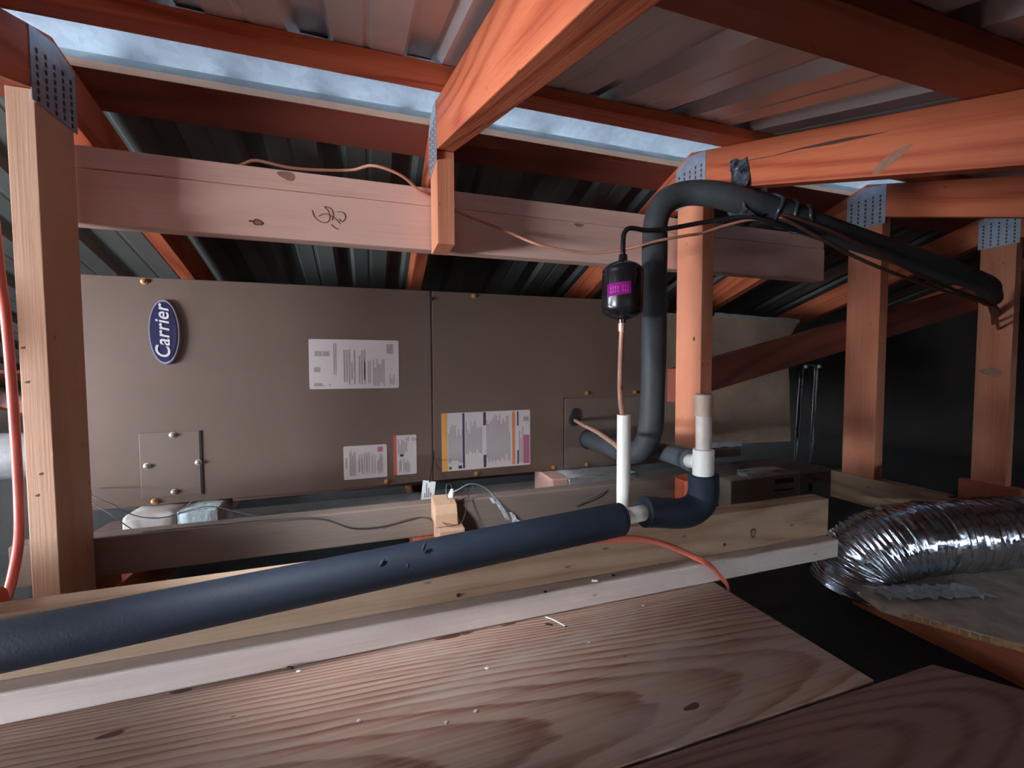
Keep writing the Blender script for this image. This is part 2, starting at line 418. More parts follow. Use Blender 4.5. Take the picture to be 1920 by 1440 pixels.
# purlins
def purlin_x(y0, near, label, mat='red', edge=None):
    z = zt if near else ft; s = SL if near else -SL
    a = Vector((0, 1, s)).normalized(); n = Vector((0, -s, 1)).normalized()
    Mw = Matrix((Vector((1, 0, 0)), a, n)).transposed().to_4x4(); Mw.translation = (-2.61, y0, z(y0)+.0006)
    bm = bmesh.new(); bm_box(bm, 0, 5.82, 0, .096, 0, .0185)
    o = finish('purlin', bm, [mat, edge or mat], None, Mw, bevel=.001)
    for p in o.data.polygons:
        if p.normal.y < -.9: p.material_index = 1
    return tag(o, label, 'roof batten')
purlin_x(.753, True, 'reddish roof batten just below the ridge flashing on the near slope', 'orange')
purlin_x(.305, True, 'dark red roof batten in the top right corner, above the rafters', 'red')
purlin_x(.996, False, 'roof batten with its lit edge coloured pale under the ridge flashing, on the far slope', 'redshade', 'tan')  # dark underside and pale front edge paint in the shade and light
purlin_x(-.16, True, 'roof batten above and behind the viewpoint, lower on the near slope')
purlin_x(2.75, False, 'lowest roof batten on the dark far slope behind the metal cabinet', 'redshade')

# ------------------------------------------------------------------ trusses
def plate(x, side, parent, y0=.892, y1=1.002, za=.828, zr=.952, zl=.934):
    """toothed plate on the truss face at x; side -1 faces -X"""
    t = .0016; x0, x1 = (x-t, x-.0001) if side < 0 else (x+.0001, x+t)
    o = prism_yz('gusset_plate', [(y0, za), (y1, za), (y1, zl), (RY+.004, zr), (y0, zr-.010)], x0, x1, 'plate', (0, 1), parent, 0)
    tag(o, 'galvanised toothed plate')
    bm = bmesh.new()
    for i in range(5):
        yy = y0+.014+i*.0205
        for j in range(9):
            zz = za+.008+j*.0125+(.003 if i % 2 else 0)
            if zz > zl-.012: continue
            xa, xb = (x0-.0006, x0+.0004) if side < 0 else (x1-.0004, x1+.0006)
            bm_box(bm, xa, xb, yy-.0022, yy+.0022, zz-.0038, zz+.0038)
    s = finish('tooth_slots', bm, 'duskcopper', o); s['kind'] = 'stuff'
    return o
def truss(x, label, foot, side, mat='orange', postmat=None, bottom=True, cz=(-.127, -.038), cy=(-1.35, 3.2), th=.037, chord='red'):
    t = thing('roof_truss', (x, RY, foot), label, 'roof truss')
    x1 = x+th; postmat = postmat or 'post'
    prism_yz('king_post', [(.9, foot), (.995, foot), (.995, fb(.995)-.0008), (RY, RZB-.0008), (.9, zb(.9)-.0008)], x+.0004, x1-.0004, postmat, (0, 1), t)
    prism_yz('near_rafter', [(-1.42, zb(-1.42)), (RY-.0004, RZB), (RY-.0004, RZT), (-1.42, zt(-1.42))], x, x1, mat, (1, SL), t)
    prism_yz('far_rafter', [(RY+.0004, RZB), (3.3, fb(3.3)), (3.3, ft(3.3)), (RY+.0004, RZT)], x, x1, mat, (1, -SL), t)
    if bottom:
        box('bottom_chord', x, x1, cy[0], cy[1], cz[0], cz[1], chord, t, .0015, 'Y')
    plate(x if side < 0 else x1, side, t)
    return t
XA, XB, XC, XD, XE = -.533, .136, .806, 1.47, 2.163
truss(XA, 'leftmost roof truss with a full-height pale post in front of the metal cabinet', -.0376, +1, 'orange', 'tan')
truss(XB, 'central roof truss whose short post is cut off above the metal cabinet', .66, -1, 'orange')
truss(XC, 'roof truss with a bright orange post beside the thick black upright pipe', .185, -1, 'orange', None, True, (-.127, -.038), (1.1, 3.2))
truss(XD, 'second roof truss from the right, its post standing on a joist behind the foil duct', .0505, -1, 'orange', 'postshade', True, (-.04, .05), (.72, 1.03), .037, 'kerb')
truss(XE, 'rightmost roof truss, shade-darkened brown post at the right edge', -.0376, -1, 'orange', 'postshade', True, (-.127, -.038), (.86, 1.03))
truss(-1.9, 'roof truss outside the view on the left, near the gable', -.0376, +1, 'orange')
truss(2.86, 'roof truss outside the view on the right, near the far gable', -.0376, -1, 'orange', 'postshade', True, (-.127, -.038), (.86, 1.03))

# stub under the orange post
o = prism_xz('wood_stub', [(.806, -.0374), (.843, -.0374), (.843, .100), (.806, .092)], .934, .993, 'orange', None, .001, (0, 1))
tag(o, 'short bright orange stub of timber below the cut post, behind the black elbow', 'wood block')

# double brace behind the posts
t = thing('cross_beam', (-.57, .996, .672), 'pinkish pine beam of two stacked boards running behind the posts', 'beam')
box('lower_board', -.57, 1.376, 1.003, 1.041, .672, .7705, 'beam', t, .002)
box('upper_board', -.57, 1.372, 1.003, 1.091, .7712, .811, 'beam', t, .002)

# diagonal brace
o = prism_xz('diagonal_brace', [(.808, .302), (2.62, .708), (2.62, .800), (.808, .396)], .9955, 1.033, 'redshade', None, .0015, (1, .224))  # brace colour darkened to stand in for shade
tag(o, 'shade-darkened red diagonal brace rising to the right behind the posts', 'brace')

# ------------------------------------------------------------------ floor boards
o = prism_xy('floor_plank', [(-1.6, .366), (.612, .366), (.606, .652), (-1.6, .652)], -.0376, 0, 'plank', None, .0012)
tag(o, 'wide weathered plank in the foreground with wavy red grain, its end cut square', 'plank')
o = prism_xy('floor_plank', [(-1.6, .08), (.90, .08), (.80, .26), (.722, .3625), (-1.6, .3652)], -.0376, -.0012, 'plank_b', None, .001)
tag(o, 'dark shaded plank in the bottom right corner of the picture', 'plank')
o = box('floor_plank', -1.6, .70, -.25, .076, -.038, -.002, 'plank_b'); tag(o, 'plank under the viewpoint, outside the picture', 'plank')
o = box('flat_rail', -1.6, .932, .632, .720, .0004, .038, 'greywood', None, .003); tag(o, 'pale grey board lying flat along the far edge of the wide plank', 'board')
o = box('kerb_board', -1.6, .935, .657, .6955, .0384, .118, 'kerb', None, .002); tag(o, 'knotty board on edge behind the long black pipe', 'board')
bm = bmesh.new()
for x, z in ((.12, .055), (.66, .052), (.40, .10), (.78, .09)):
    bmesh.ops.create_cone(bm, cap_ends=True, segments=10, radius1=.003, radius2=.0026, depth=.002, matrix=Matrix.Translation((x, .6565, z)) @ Matrix.Rotation(math.pi/2, 4, 'X'))

# lower runner under the cabinet and its sleepers
o = box('runner_board', -.62, .90, .996, 1.034, .0124, .0885, 'grime', None, .003); tag(o, 'grimy board on edge running below the front of the metal cabinet', 'board')
for x, lb in ((.085, 'reddish sleeper block under the runner, left of the small offcut'), (-.56, 'sleeper block under the shaded left end of the runner')):
    o = box('sleeper_block', x, x+.06, .94, 1.09, -.1316, .012, 'red', None, .002, 'Y'); tag(o, lb, 'wood block')
o = box('sleeper_block', .70, .76, .97, 1.09, -.1316, .012, 'red', None, .002, 'Y'); tag(o, 'sleeper block under the runner beside the black drain elbow', 'wood block')
o = box('support_plank', -.66, 1.7, 1.16, 1.40, -.0376, 0, 'plank_b', None, .002); tag(o, 'dark plank flat on the joists underneath the metal cabinet', 'plank')
o = box('support_plank', -.66, 1.7, 1.62, 1.80, -.0376, 0, 'plank_b', None, .002); tag(o, 'rear plank flat on the joists underneath the metal cabinet', 'plank')
t = thing('wood_offcut', (.16, .96, .03), 'small tan offcut block crossing the runner near the middle', 'wood block')
prism_yz('upper_piece', [(.925, .056), (.9945, .056), (.9945, .108), (.94, .100), (.93, .082)], .128, .178, 'tan', (1, 0), t, .002)
box('lower_piece', .133, .189, .905, .993, .0124, .055, 'tan', t, .002, 'Y')

# ------------------------------------------------------------------ air handler
AX0, AX1, AY, AZ0, AZ1 = -.70, .874, 1.25, .0715, .6215
ah = thing('air_handler', ((AX0+AX1)/2, 1.5, AZ0), 'long brown grey metal air handler cabinet lying on its side', 'air handler')
box('cabinet', AX0, AX1, AY+.003, 1.80, AZ0, AZ1, 'cab', ah, .004)
lp = box('left_panel', AX0+.001, .1665, AY, AY+.0045, AZ0+.001, AZ1-.001, 'cab', ah, .0015)
rp = prism_xz('right_panel', [(.1715, AZ0+.001), (.5845, AZ0+.001), (.5845, .3035), (AX1-.001, .3035), (AX1-.001, AZ1-.001), (.1715, AZ1-.001)], AY, AY+.0045, 'cab', ah, .001)
cp = box('coil_panel', .588, AX1-.001, AY, AY+.0045, AZ0+.001, .300, 'cab2', ah, .0015)
kp = box('cover_plate', -.528, -.4055, AY-.0025, AY-.0002, .092, .2495, 'cab2', ah, .0008)
box('plate_slot', -.4048, -.4018, AY-.0028, AY-.0004, .090, .25, 'dark', ah, 0)
lathe('pipe_grommet', ((.622, AY-.0004, .232), (.622, AY-.006, .232)), [(0, .022), (1, .019)], 'dark', ah)
lathe('pipe_grommet', ((.626, AY-.0005, .252), (.626, AY-.0055, .252)), [(0, .017), (1, .015)], 'dark', ah)
lathe('pipe_grommet', ((.672, AY-.0004, .165), (.672, AY-.005, .165)), [(0, .033), (1, .031)], 'dark', ah)
for i, (x, z) in enumerate([(-.505,.6105),(-.503,.082),(-.46,.242),(-.514,.17),(-.409,.171),(-.461,.102),(.038,.0825),(.293,.6125),(.297,.0825),(.666,.316),(.847,.315),(.548,.0825),(.667,.0825)]):
    y = AY-.0026 if 2 <= i <= 5 else AY-.0001
    lathe('screw', ((x, y, z), (x, y-.008, z)), [(0, .0075), (.2, .0078), (.25, .0052), (.9, .005), (1, .003)], 'zincscrew' if i in (2, 3, 4, 5) else 'screwhead', ah, 10)
lathe('seam_bolt', ((.169, AY-.0001, .598), (.169, AY-.006, .598)), [(0, .006), (1, .004)], 'dark', ah, 10)
# badge
bd = bmesh.new()
def ellipse(bm, cx, cz, rx, rz, y0, y1, n=40, dome=0):
    A = [bm.verts.new((cx+rx*math.cos(2*math.pi*k/n), y0, cz+rz*math.sin(2*math.pi*k/n))) for k in range(n)]
    B = [bm.verts.new((cx+(rx-dome)*math.cos(2*math.pi*k/n), y1, cz+(rz-dome)*math.sin(2*math.pi*k/n))) for k in range(n)]
    bm.faces.new(A); bm.faces.new(B[::-1])
    for k in range(n): bm.faces.new((A[k], B[k], B[(k+1) % n], A[(k+1) % n]))
BX, BZ = -.466, .491
ellipse(bd, BX, BZ, .0325, .0785, AY-.0001, AY-.011, dome=.002)
badge = finish('badge', bd, 'badgerim', ah); tag(badge, 'oval navy badge with white lettering and pale rim')
bd = bmesh.new(); ellipse(bd, BX-.001, BZ, .028, .072, AY-.0105, AY-.013, dome=.001)
finish('badge_face', bd, 'navy', badge)
cu = bpy.data.curves.new('lettering_curve', 'FONT'); cu.body = 'Carrier'; cu.size = .041; cu.align_x = 'CENTER'; cu.align_y = 'CENTER'
cu.extrude = .0006; cu.shear = .22; cu.offset = .0005; cu.space_character = 1.03
tmp = bpy.data.objects.new('lettering_tmp', cu); COL.objects.link(tmp); bpy.context.view_layer.update()
me = bpy.data.meshes.new_from_object(tmp.evaluated_get(bpy.context.evaluated_depsgraph_get()))
bpy.data.objects.remove(tmp); me.materials.clear(); me.materials.append(MT['badgetext'])
# text X -> world +Z, text Y -> world -X, text Z -> world -Y
Mt = Matrix(((0,-1,0,BX-.001),(0,0,-1,AY-.0138),(1,0,0,BZ),(0,0,0,1)))
link(bpy.data.objects.new('lettering', me), badge, Mt)

# stickers on the cabinet
def sticker(x0, x1, z0, z1, label, blocks, lines, tilt=0, mat='paper'):
    cx, cz = (x0+x1)/2, (z0+z1)/2
    Mw = Matrix.Translation((cx, AY-.0002, cz)) @ Matrix.Rotation(tilt, 4, 'Y')
    w_, h_ = x1-x0, z1-z0; r = .004; poly = []
    for sx, sz, a0 in ((1,1,0),(-1,1,90),(-1,-1,180),(1,-1,270)):
        for k in range(4):
            a = math.radians(a0+30*k); poly.append((sx*(w_/2-r)+r*math.cos(a), sz*(h_/2-r)+r*math.sin(a)))
    bm = bmesh.new(); A = [bm.verts.new((x, 0, z)) for x, z in poly]; B = [bm.verts.new((x, -.0006, z)) for x, z in poly]
    bm.faces.new(A); bm.faces.new(B[::-1])
    for k in range(len(poly)): bm.faces.new((A[k], B[k], B[(k+1) % len(poly)], A[(k+1) % len(poly)]))
    s = finish('sticker', bm, mat, ah, Mw); tag(s, label)
    for a, b, c, d, m in blocks:
        bm = bmesh.new(); bm_box(bm, -w_/2+a*w_, -w_/2+b*w_, -.0009, -.0005, -h_/2+c*h_, -h_/2+d*h_)
        finish('print_block', bm, m, s, Mw)
    bm = bmesh.new(); rr = random.Random(int(abs(x0)*1e4))
    for a, b, c, d, pitch in lines:
        x = a
        while x < b:
            top = d-rr.random()**2*.42*(d-c); bot = c+rr.random()**3*.15*(d-c)
            if rr.random() < .9: bm_box(bm, -w_/2+x*w_, -w_/2+(x+pitch*.62)*w_, -.00085, -.0005, -h_/2+bot*h_, -h_/2+top*h_)
            x += pitch
    if lines:
        o = finish('print_lines', bm, 'ink', s, Mw); o['kind'] = 'stuff'
    return s
sticker(-.154, .076, .346, .479, 'large white rating sticker above the middle of the left panel',
        [(.06,.14,.66,.76,'ink'),(.15,.22,.66,.76,'ink'),(.86,.93,.72,.92,'ink'),(.05,.14,.06,.12,'ink'),(.05,.12,.34,.44,'ink')],
        [(.26,.30,.28,.92,.02),(.37,.60,.08,.80,.028),(.60,.84,.05,.62,.020),(.89,.97,.06,.30,.022),(.05,.22,.05,.10,.02)], math.radians(.3))
sticker(-.074, .040, .096, .1885, 'small white sticker with a red dot at the bottom of the left panel',
        [(.78,.90,.78,.93,'pinkprint'),(.04,.07,.34,.66,'ink')], [(.13,.26,.1,.92,.03),(.33,.58,.14,.80,.022),(.64,.90,.12,.74,.03)])
sticker(.057, .1215, .098, .211, 'small white sticker with a red stripe at the bottom of the left panel',
        [(0,.14,0,1,'redprint'),(.28,.44,.46,.52,'inkdark')], [(.2,.62,.52,.9,.07),(.24,.7,.05,.40,.06),(.55,.95,.84,.95,.08)])
sticker(.194, .4695, .097, .269, 'wide warning sticker with orange bars and a pink corner on the right panel',
        [(.0,.058,0,1,'yellow'),(.225,.247,.03,.99,'inkdark'),(.455,.485,.76,.99,'inkdark'),(.455,.485,.02,.24,'inkdark'),
         (.785,.82,.03,.98,'orangeprint'),(.845,.862,.72,.98,'inkdark'),(.845,.862,.03,.28,'inkdark'),(.92,.99,.03,.55,'pinkprint'),(.92,.985,.80,.88,'ink'),
         (.075,.10,.03,.075,'inkdark'),(.175,.215,.03,.085,'inkdark')],
        [(.07,.215,.13,.80,.018),(.26,.45,.27,.86,.017),(.49,.76,.10,.95,.0185),(.865,.91,.05,.7,.02)], math.radians(-.2))

# supports under the cabinet
t = thing('foam_block', (-.45, 1.23, .0004), 'white foam block with a broken bluish end under the left of the cabinet', 'foam block')
def lump(name, x0, x1, y0, y1, z0, z1, mat, parent, amp, seed, bevel=.008):
    bm = bmesh.new(); bm_box(bm, x0, x1, y0, y1, z0, z1)
    bmesh.ops.bevel(bm, geom=list(bm.edges), offset=bevel, segments=3, profile=.5, affect='EDGES')
    bmesh.ops.subdivide_edges(bm, edges=list(bm.edges), cuts=3, use_grid_fill=True)
    rr = random.Random(seed)
    for v in bm.verts:
        v.co += Vector((rr.uniform(-1, 1), rr.uniform(-1, 1), rr.uniform(-1, .15)))*amp
    c = Vector((x0, y0, z0)); bm.transform(Matrix.Translation(-c))
    return finish(name, bm, mat, parent, Matrix.Translation(c), smooth=True)
lump('smooth_half', -.543, -.437, 1.185, 1.30, .002, .0705, 'poly', t, .0006, 1, .012)
lump('broken_half', -.4365, -.352, 1.187, 1.30, .002, .0708, 'polycut', t, .0016, 2, .006)
t = thing('support_block', (.64, 1.2, .0004), 'wood block wrapped in wrinkled foil tape under the right of the cabinet', 'wood block')
box('bare_end', .503, .556, 1.155, 1.30, .0006, .0705, 'beam', t, .004)
lump('foil_wrap', .557, .79, 1.153, 1.30, .001, .0708, 'foiltape', t, .0013, 3, .004)

# ------------------------------------------------------------------ pipes
t = thing('suction_pipe', (.615, .85, .20), 'thick black foam pipe rising by the orange post and running right under the rafters', 'pipe')
tube('foam_sleeve', [(.672,1.249,.165),(.642,1.12,.178),(.615,1.0,.186),(.606,.91,.192),(.609,.862,.212),(.614,.842,.262),(.617,.84,.33),(.619,.84,.42),(.620,.84,.52),(.619,.84,.60),(.619,.84,.68),(.621,.839,.733),(.640,.834,.774),(.682,.818,.7935),(.735,.787,.787),(.790,.762,.7685),(.866,.75,.755),(.968,.742,.732),(1.184,.742,.700),(1.451,.752,.667),(1.733,.785,.642),(1.84,.822,.628),(1.915,.850,.618)],
     lambda u: .0275+.0006*math.sin(u*60), 'foam', t, 24, 8)
tube('copper_tail', [(1.913,.849,.6185),(1.99,.88,.606),(2.08,.915,.592),(2.160,.945,.58)], .011, 'duskcopper', t, 12, 6)
# strap of tape holding it to the rafter
bm = bmesh.new(); rr = random.Random(5); ring = []
cx = Vector((.805, .768, .772))
def strap_pts(s):   # s 0..1 around the pipe and up the rafter face
    return s
prevs = []
for i in range(19):
    if i <= 12:
        a = math.radians(170+i*22); p = Vector((.806+.0325*math.cos(a), 0, .7655+.0325*math.sin(a)))
        if i == 0: p = Vector((.8040, 0, .778))
    up = i-12
    if i > 12: p = Vector((.84, 0, .79+.004*up))
    prevs.append(p)
path = [Vector((.8028, 0, .868)), Vector((.8026, 0, .853)), Vector((.8020, 0, .835)), Vector((.7995, 0, .815)), Vector((.7880, 0, .800)), Vector((.7760, 0, .785)), Vector((.7710, 0, .768)), Vector((.7750, 0, .748)), Vector((.7890, 0, .736)), Vector((.806, 0, .732)), Vector((.824, 0, .735)), Vector((.8360, 0, .746)), Vector((.8420, 0, .764)), Vector((.8440, 0, .785)), Vector((.8455, 0, .806)), Vector((.8455, 0, .835))]
path = spline(path, 3)
rows = []
for i, p in enumerate(path):
    rows.append([bm.verts.new((p.x+rr.uniform(-.0012, .0012)-(.0 if .78 > p.z else 0), .741+k*.0098+(p.z-.76)*.22+rr.uniform(-.001, .001), p.z+(.012 if i == 0 and k > 2 else 0)+rr.uniform(-.0015, .0015))) for k in range(6)])
for i in range(len(rows)-1):
    for k in range(5): bm.faces.new((rows[i][k], rows[i][k+1], rows[i+1][k+1], rows[i+1][k]))
bmesh.ops.solidify(bm, geom=list(bm.faces), thickness=.0012)
finish('tape_strap', bm, 'tape', t); 
for j, (x, y, z) in enumerate([(.86,.752,.757),(.90,.747,.748),(.94,.744,.739)]):
    pts = []
    for k in range(13):
        a = 2*math.pi*k/12; pts.append((x+.006*math.sin(3*a+j), y+.029*math.cos(a), z+.029*math.sin(a)))
    tube('tape_wrap', pts, .0045, 'tapedark', t, 6, 2)
# small lines bundled below it
for pts, lb in (([(.86,.735,.738),(.893,.722,.731),(.995,.71,.707),(1.137,.708,.670),(1.293,.712,.632),(1.505,.735,.602),(1.75,.775,.583),(1.95,.86,.565),(2.158,.95,.55)], 'upper of two thin copper lines slung below the black pipe at right'),
                ([(.86,.73,.731),(.878,.722,.722),(.971,.708,.683),(1.083,.706,.650),(1.253,.709,.617),(1.483,.73,.592),(1.75,.765,.571),(1.95,.85,.552),(2.158,.935,.53)], 'lower of two thin copper lines slung below the black pipe at right')):
    tag(tube('copper_line', pts, .0042, 'duskcopper', None, 10, 8), lb, 'pipe')

# filter drier
t = thing('filter_drier', (.51, .80, .50), 'glossy black filter canister with a magenta sticker hanging on the copper line', 'filter')
ax = ((.509, .80, .497), (.511, .80, .640))
lathe('canister', ax, [(0,.0075),(.05,.0085),(.065,.018),(.10,.032),(.16,.0415),(.17,.0425),(.20,.0415),(.23,.0425),(.70,.0425),(.73,.0415),(.76,.0425),(.80,.0405),(.86,.030),(.90,.016),(.915,.0095),(1,.0085)], 'blackmetal', t, 36)
lb = bmesh.new(); n = 14; A = []
for k in range(n+1):
    a = math.radians(180+12+ (262-192)*k/n)
    for z in (.5525-.0045*(1-k/n), .5775-.0035*(1-k/n)):
        A.append(lb.verts.new((.51+.0430*math.cos(a), .80+.0430*math.sin(a), z)))
for k in range(n): lb.faces.new((A[2*k], A[2*k+2], A[2*k+3], A[2*k+1]))
bmesh.ops.solidify(lb, geom=list(lb.faces), thickness=.0004)
st = finish('sticker', lb, 'pink', t, smooth=True)
lb = bmesh.new()
for k in range(9):
    a0 = math.radians(198+k*6.6); zc = .5635-.0035*(1-k/9)
    for (z0, z1) in ((-.006, -.001), (.001, .007)):
        if (k*7) % 5 == 0: continue
        q = [lb.verts.new((.51+.04365*math.cos(a), .80+.04365*math.sin(a), zc+z)) for a, z in ((a0, z0), (a0+.05, z0), (a0+.05, z1), (a0, z1))]
        lb.faces.new(q)
o = finish('print_lines', lb, 'pinkdark', st); o['kind'] = 'stuff'
tag(tube('liquid_line', [(.511,.80,.6402),(.511,.80,.665),(.513,.80,.684),(.524,.80,.696),(.545,.802,.698),(.567,.803,.697),(.60,.802,.7005),(.634,.80,.707),(.72,.785,.725),(.80,.750,.732),(.86,.735,.716),(.95,.722,.700)], .0052, 'blackmetal', None, 12, 8), 'thin dark tube curving from the top of the black canister past the orange post', 'pipe')
t = thing('copper_line', (.49, .76, .40), 'bright copper tube dropping from the canister into the white sleeve', 'pipe')
tube('tube', [(.509,.80,.4965),(.509,.80,.478),(.503,.793,.435),(.492,.777,.40),(.479,.757,.365),(.462,.727,.335),(.449,.700,.312),(.4455,.694,.285),(.446,.698,.262),(.452,.715,.249),(.47,.765,.248),(.53,.94,.242),(.590,1.13,.232),(.623,1.249,.230)], .0054, 'copper', t, 14, 8)
lathe('joint', ((.509, .80, .4966), (.508, .799, .478)), [(0, .0075), (.8, .0075), (1, .0062)], 'copper', t, 14)

# white sleeve standing on the kerb board
bm = bmesh.new(); seg = 26; zs0 = .1195
def ring_(r, z, cut=False):
    out = []
    for k in range(seg+1):
        a = math.radians(96+ (360-34)*k/seg); x = .445+r*math.cos(a)+(.316-z)*.0; y = .690+r*math.sin(a)
        zz = z
        if cut: zz = z+max(0, (.445-x)/.0125)*.010 + max(0, (x-.455))*0
        out.append(bm.verts.new((x, y, zz)))
    return out
R1, R2 = .0125, .0108
o0, o1 = ring_(R1, .1205, True), ring_(R1, .316); i0, i1 = ring_(R2, .1205, True), ring_(R2, .316)
for k in range(seg):
    bm.faces.new((o0[k], o0[k+1], o1[k+1], o1[k])); bm.faces.new((i0[k], i1[k], i1[k+1], i0[k+1]))
    bm.faces.new((o1[k], o1[k+1], i1[k+1], i1[k])); bm.faces.new((o0[k], i0[k], i0[k+1], o0[k+1]))
for k in (0, seg): bm.faces.new((o0[k], o1[k], i1[k], i0[k]))
o = finish('pipe_sleeve', bm, 'pvc', None, smooth=True); o.data.set_sharp_from_angle(angle=.7)
tag(o, 'upright white plastic sleeve standing around the copper tube', 'pipe')

# condensate drain
t = thing('condensate_drain', (.567, .62, .13), 'black foam drain line with white tee, grey standpipe and a long black run in front', 'pipe')
EY = .6225
tube('tee_branch_foam', [(.765,1.249,.150),(.74,1.10,.168),(.690,.90,.190),(.637,.76,.208),(.582,.668,.224)], .0215, 'foamteal', t, 20, 5)
tube('tee_branch', [(.582,.676,.2225),(.568,EY+.012,.231)], .0135, 'pvc', t, 18, 3)
lathe('tee', ((.567, EY, .208), (.567, EY, .257)), [(0,.0155),(.03,.0182),(.97,.0182),(1,.0155)], 'pvc', t)
sp = lathe('standpipe', ((.567, EY, .2572), (.566, EY, .327)), [(0,.0135),(.99,.0135),(1,.0135)], 'greypvc', t)
lathe('pipe_cap', ((.566, EY, .3165), (.5655, EY, .356)), [(0,.0146),(.05,.0152),(.9,.0160),(.97,.015),(1,.012)], 'cappvc', sp)
tube('elbow_foam', [(.567,EY,.2105),(.568,EY,.195),(.568,EY,.178),(.562,EY,.160),(.545,EY,.148),(.52,EY,.1445),(.49,EY+.002,.148),(.462,EY+.004,.152),(.445,EY+.004,.154)], .0262, 'foamblue', t, 24, 6, bulge=0)
tube('pipe_core', [(.450,EY+.004,.153),(.38,.6235,.149)], .0135, 'pvc', t, 18, 3)
def dent(u): return lambda a: .0272+.0004*math.sin(u*40+a)
tube('long_foam', [(.394,.6235,.1478),(.391,.6235,.1476),(.36,.623,.1462),(.15,.619,.1345),(-.10,.612,.1215),(-.40,.604,.1065),(-.80,.60,.088),(-1.4,.60,.066)],
     lambda u: (.0272 if u > .005 else .0252), 'foamblue', t, 32, 10)
for x, y, z, rx in ((.010,.5925,.145,.55),(.066,.5945,.158,.3),(.043,.5915,.134,.1)):
    bm = bmesh.new(); bmesh.ops.create_uvsphere(bm, u_segments=10, v_segments=6, radius=.0032, matrix=Matrix.Translation((x, y, z)) @ Matrix.Rotation(rx, 4, 'Y') @ Matrix.Diagonal((.75, .8, 1.9, 1)))
    finish('foam_nick', bm, 'dark', t, smooth=True)

# ------------------------------------------------------------------ cords and wires
def flat_cord(name, pts, wd, th, mat, parent=None, ref=None):
    return tube(name, pts, wd/2, mat, parent, 12, 8, sx=1, sy=th/wd, ref=ref)
o = flat_cord('extension_cord', [(.26,.640,.112),(.32,.645,.112),(.381,.648,.1045),(.43,.647,.100),(.470,.645,.0935),(.52,.640,.075),(.553,.634,.058),(.578,.626,.0445),(.594,.6275,.034),(.612,.624,.014),(.630,.626,-.006),(.640,.632,-.03)], .0100, .0034, 'cordorange', None, Vector((0, -1, .45)))
tag(o, 'flat orange cord draped over the boards near the plank end', 'cord')
o = tube('extension_cord', [(-.536,.87,.66),(-.5335,.87,.60),(-.531,.87,.538),(-.528,.87,.497),(-.5265,.87,.449),(-.524,.868,.367),(-.522,.866,.267),(-.520,.862,.199),(-.509,.84,.150),(-.494,.80,.109),(-.470,.745,.0965),(-.455,.71,.1265),(-.46,.66,.128),(-.62,.64,.13)], .006, 'cordpink', None, 12, 8)
tag(o, 'salmon red extension cord hanging at the far left beside the pale post', 'cord')
t = thing('cord_loop', (-.575, .9, .43), 'loop of red cord hanging at the left edge behind the pale post', 'cord')
tube('loop', [(-.60,.92,.62),(-.575,.90,.56),(-.565,.89,.50),(-.567,.89,.44),(-.585,.90,.40),(-.61,.92,.43),(-.62,.93,.52)], .008, 'cordpink', t, 10, 8)
o = tube('thin_cable', [(-.30,1.075,.815),(-.246,1.045,.828),(-.217,1.04,.838),(-.157,1.04,.832),(-.095,1.04,.835),(-.03,1.035,.842),(.014,.99,.838),(.07,.982,.822),(.115,.998,.798),(.155,.9990,.783),(.198,.994,.760),(.297,.968,.722),(.347,.91,.682),(.40,.895,.668),(.478,.88,.661),(.55,.85,.668),(.60,.806,.678),(.66,.79,.690),(.706,.79,.700),(.76,.775,.718),(.82,.752,.7295),(.88,.735,.716)], .0033, 'cablebrown', None, 8, 8)
tag(o, 'thin brown cable sagging across the pine beam and past the canister', 'cable')
def wire(pts, label, r=.0011, mat='wire'):
    return tag(tube('thin_wire', pts, r, mat, None, 6, 6), label, 'wire')
wire([(-.62,1.24,.125),(-.591,1.19,.120),(-.55,1.18,.100),(-.535,1.18,.085),(-.50,1.181,.066),(-.46,1.183,.060),(-.406,1.182,.073),(-.36,1.18,.076),(-.30,1.16,.06),(-.2,1.10,.05)], 'thin dark wire looped over the top of the white foam block')
wire([(-.60,1.2,.105),(-.55,1.176,.075),(-.523,1.179,.045),(-.49,1.180,.018),(-.47,1.175,.004)], 'thin dark wire crossing the left corner of the white foam block')
wire([(-.42,.99,.093),(-.2,.991,.0905),(-.108,.991,.083),(-.044,.992,.054),(.02,.992,.050),(.08,.991,.060),(.12,.99,.058),(.15,.918,.066),(.186,.925,.062),(.215,.985,.10),(.23,1.0,.12)], 'thin wire lying along the runner up to the small offcut')
wire([(.17,.965,.118),(.185,.96,.125),(.215,.97,.133),(.25,.985,.119),(.275,.99,.095),(.292,.955,.070),(.295,.945,.045)], 'pale thin wire arching from the offcut to the white scrap', .0014, 'greyduct')
wire([(.765,1.2,.118),(.745,1.15,.10),(.70,1.06,.092),(.64,1.02,.0895),(.58,.992,.070),(.5,.991,.045)], 'thin dark wire curving down in front of the foil wrapped block')
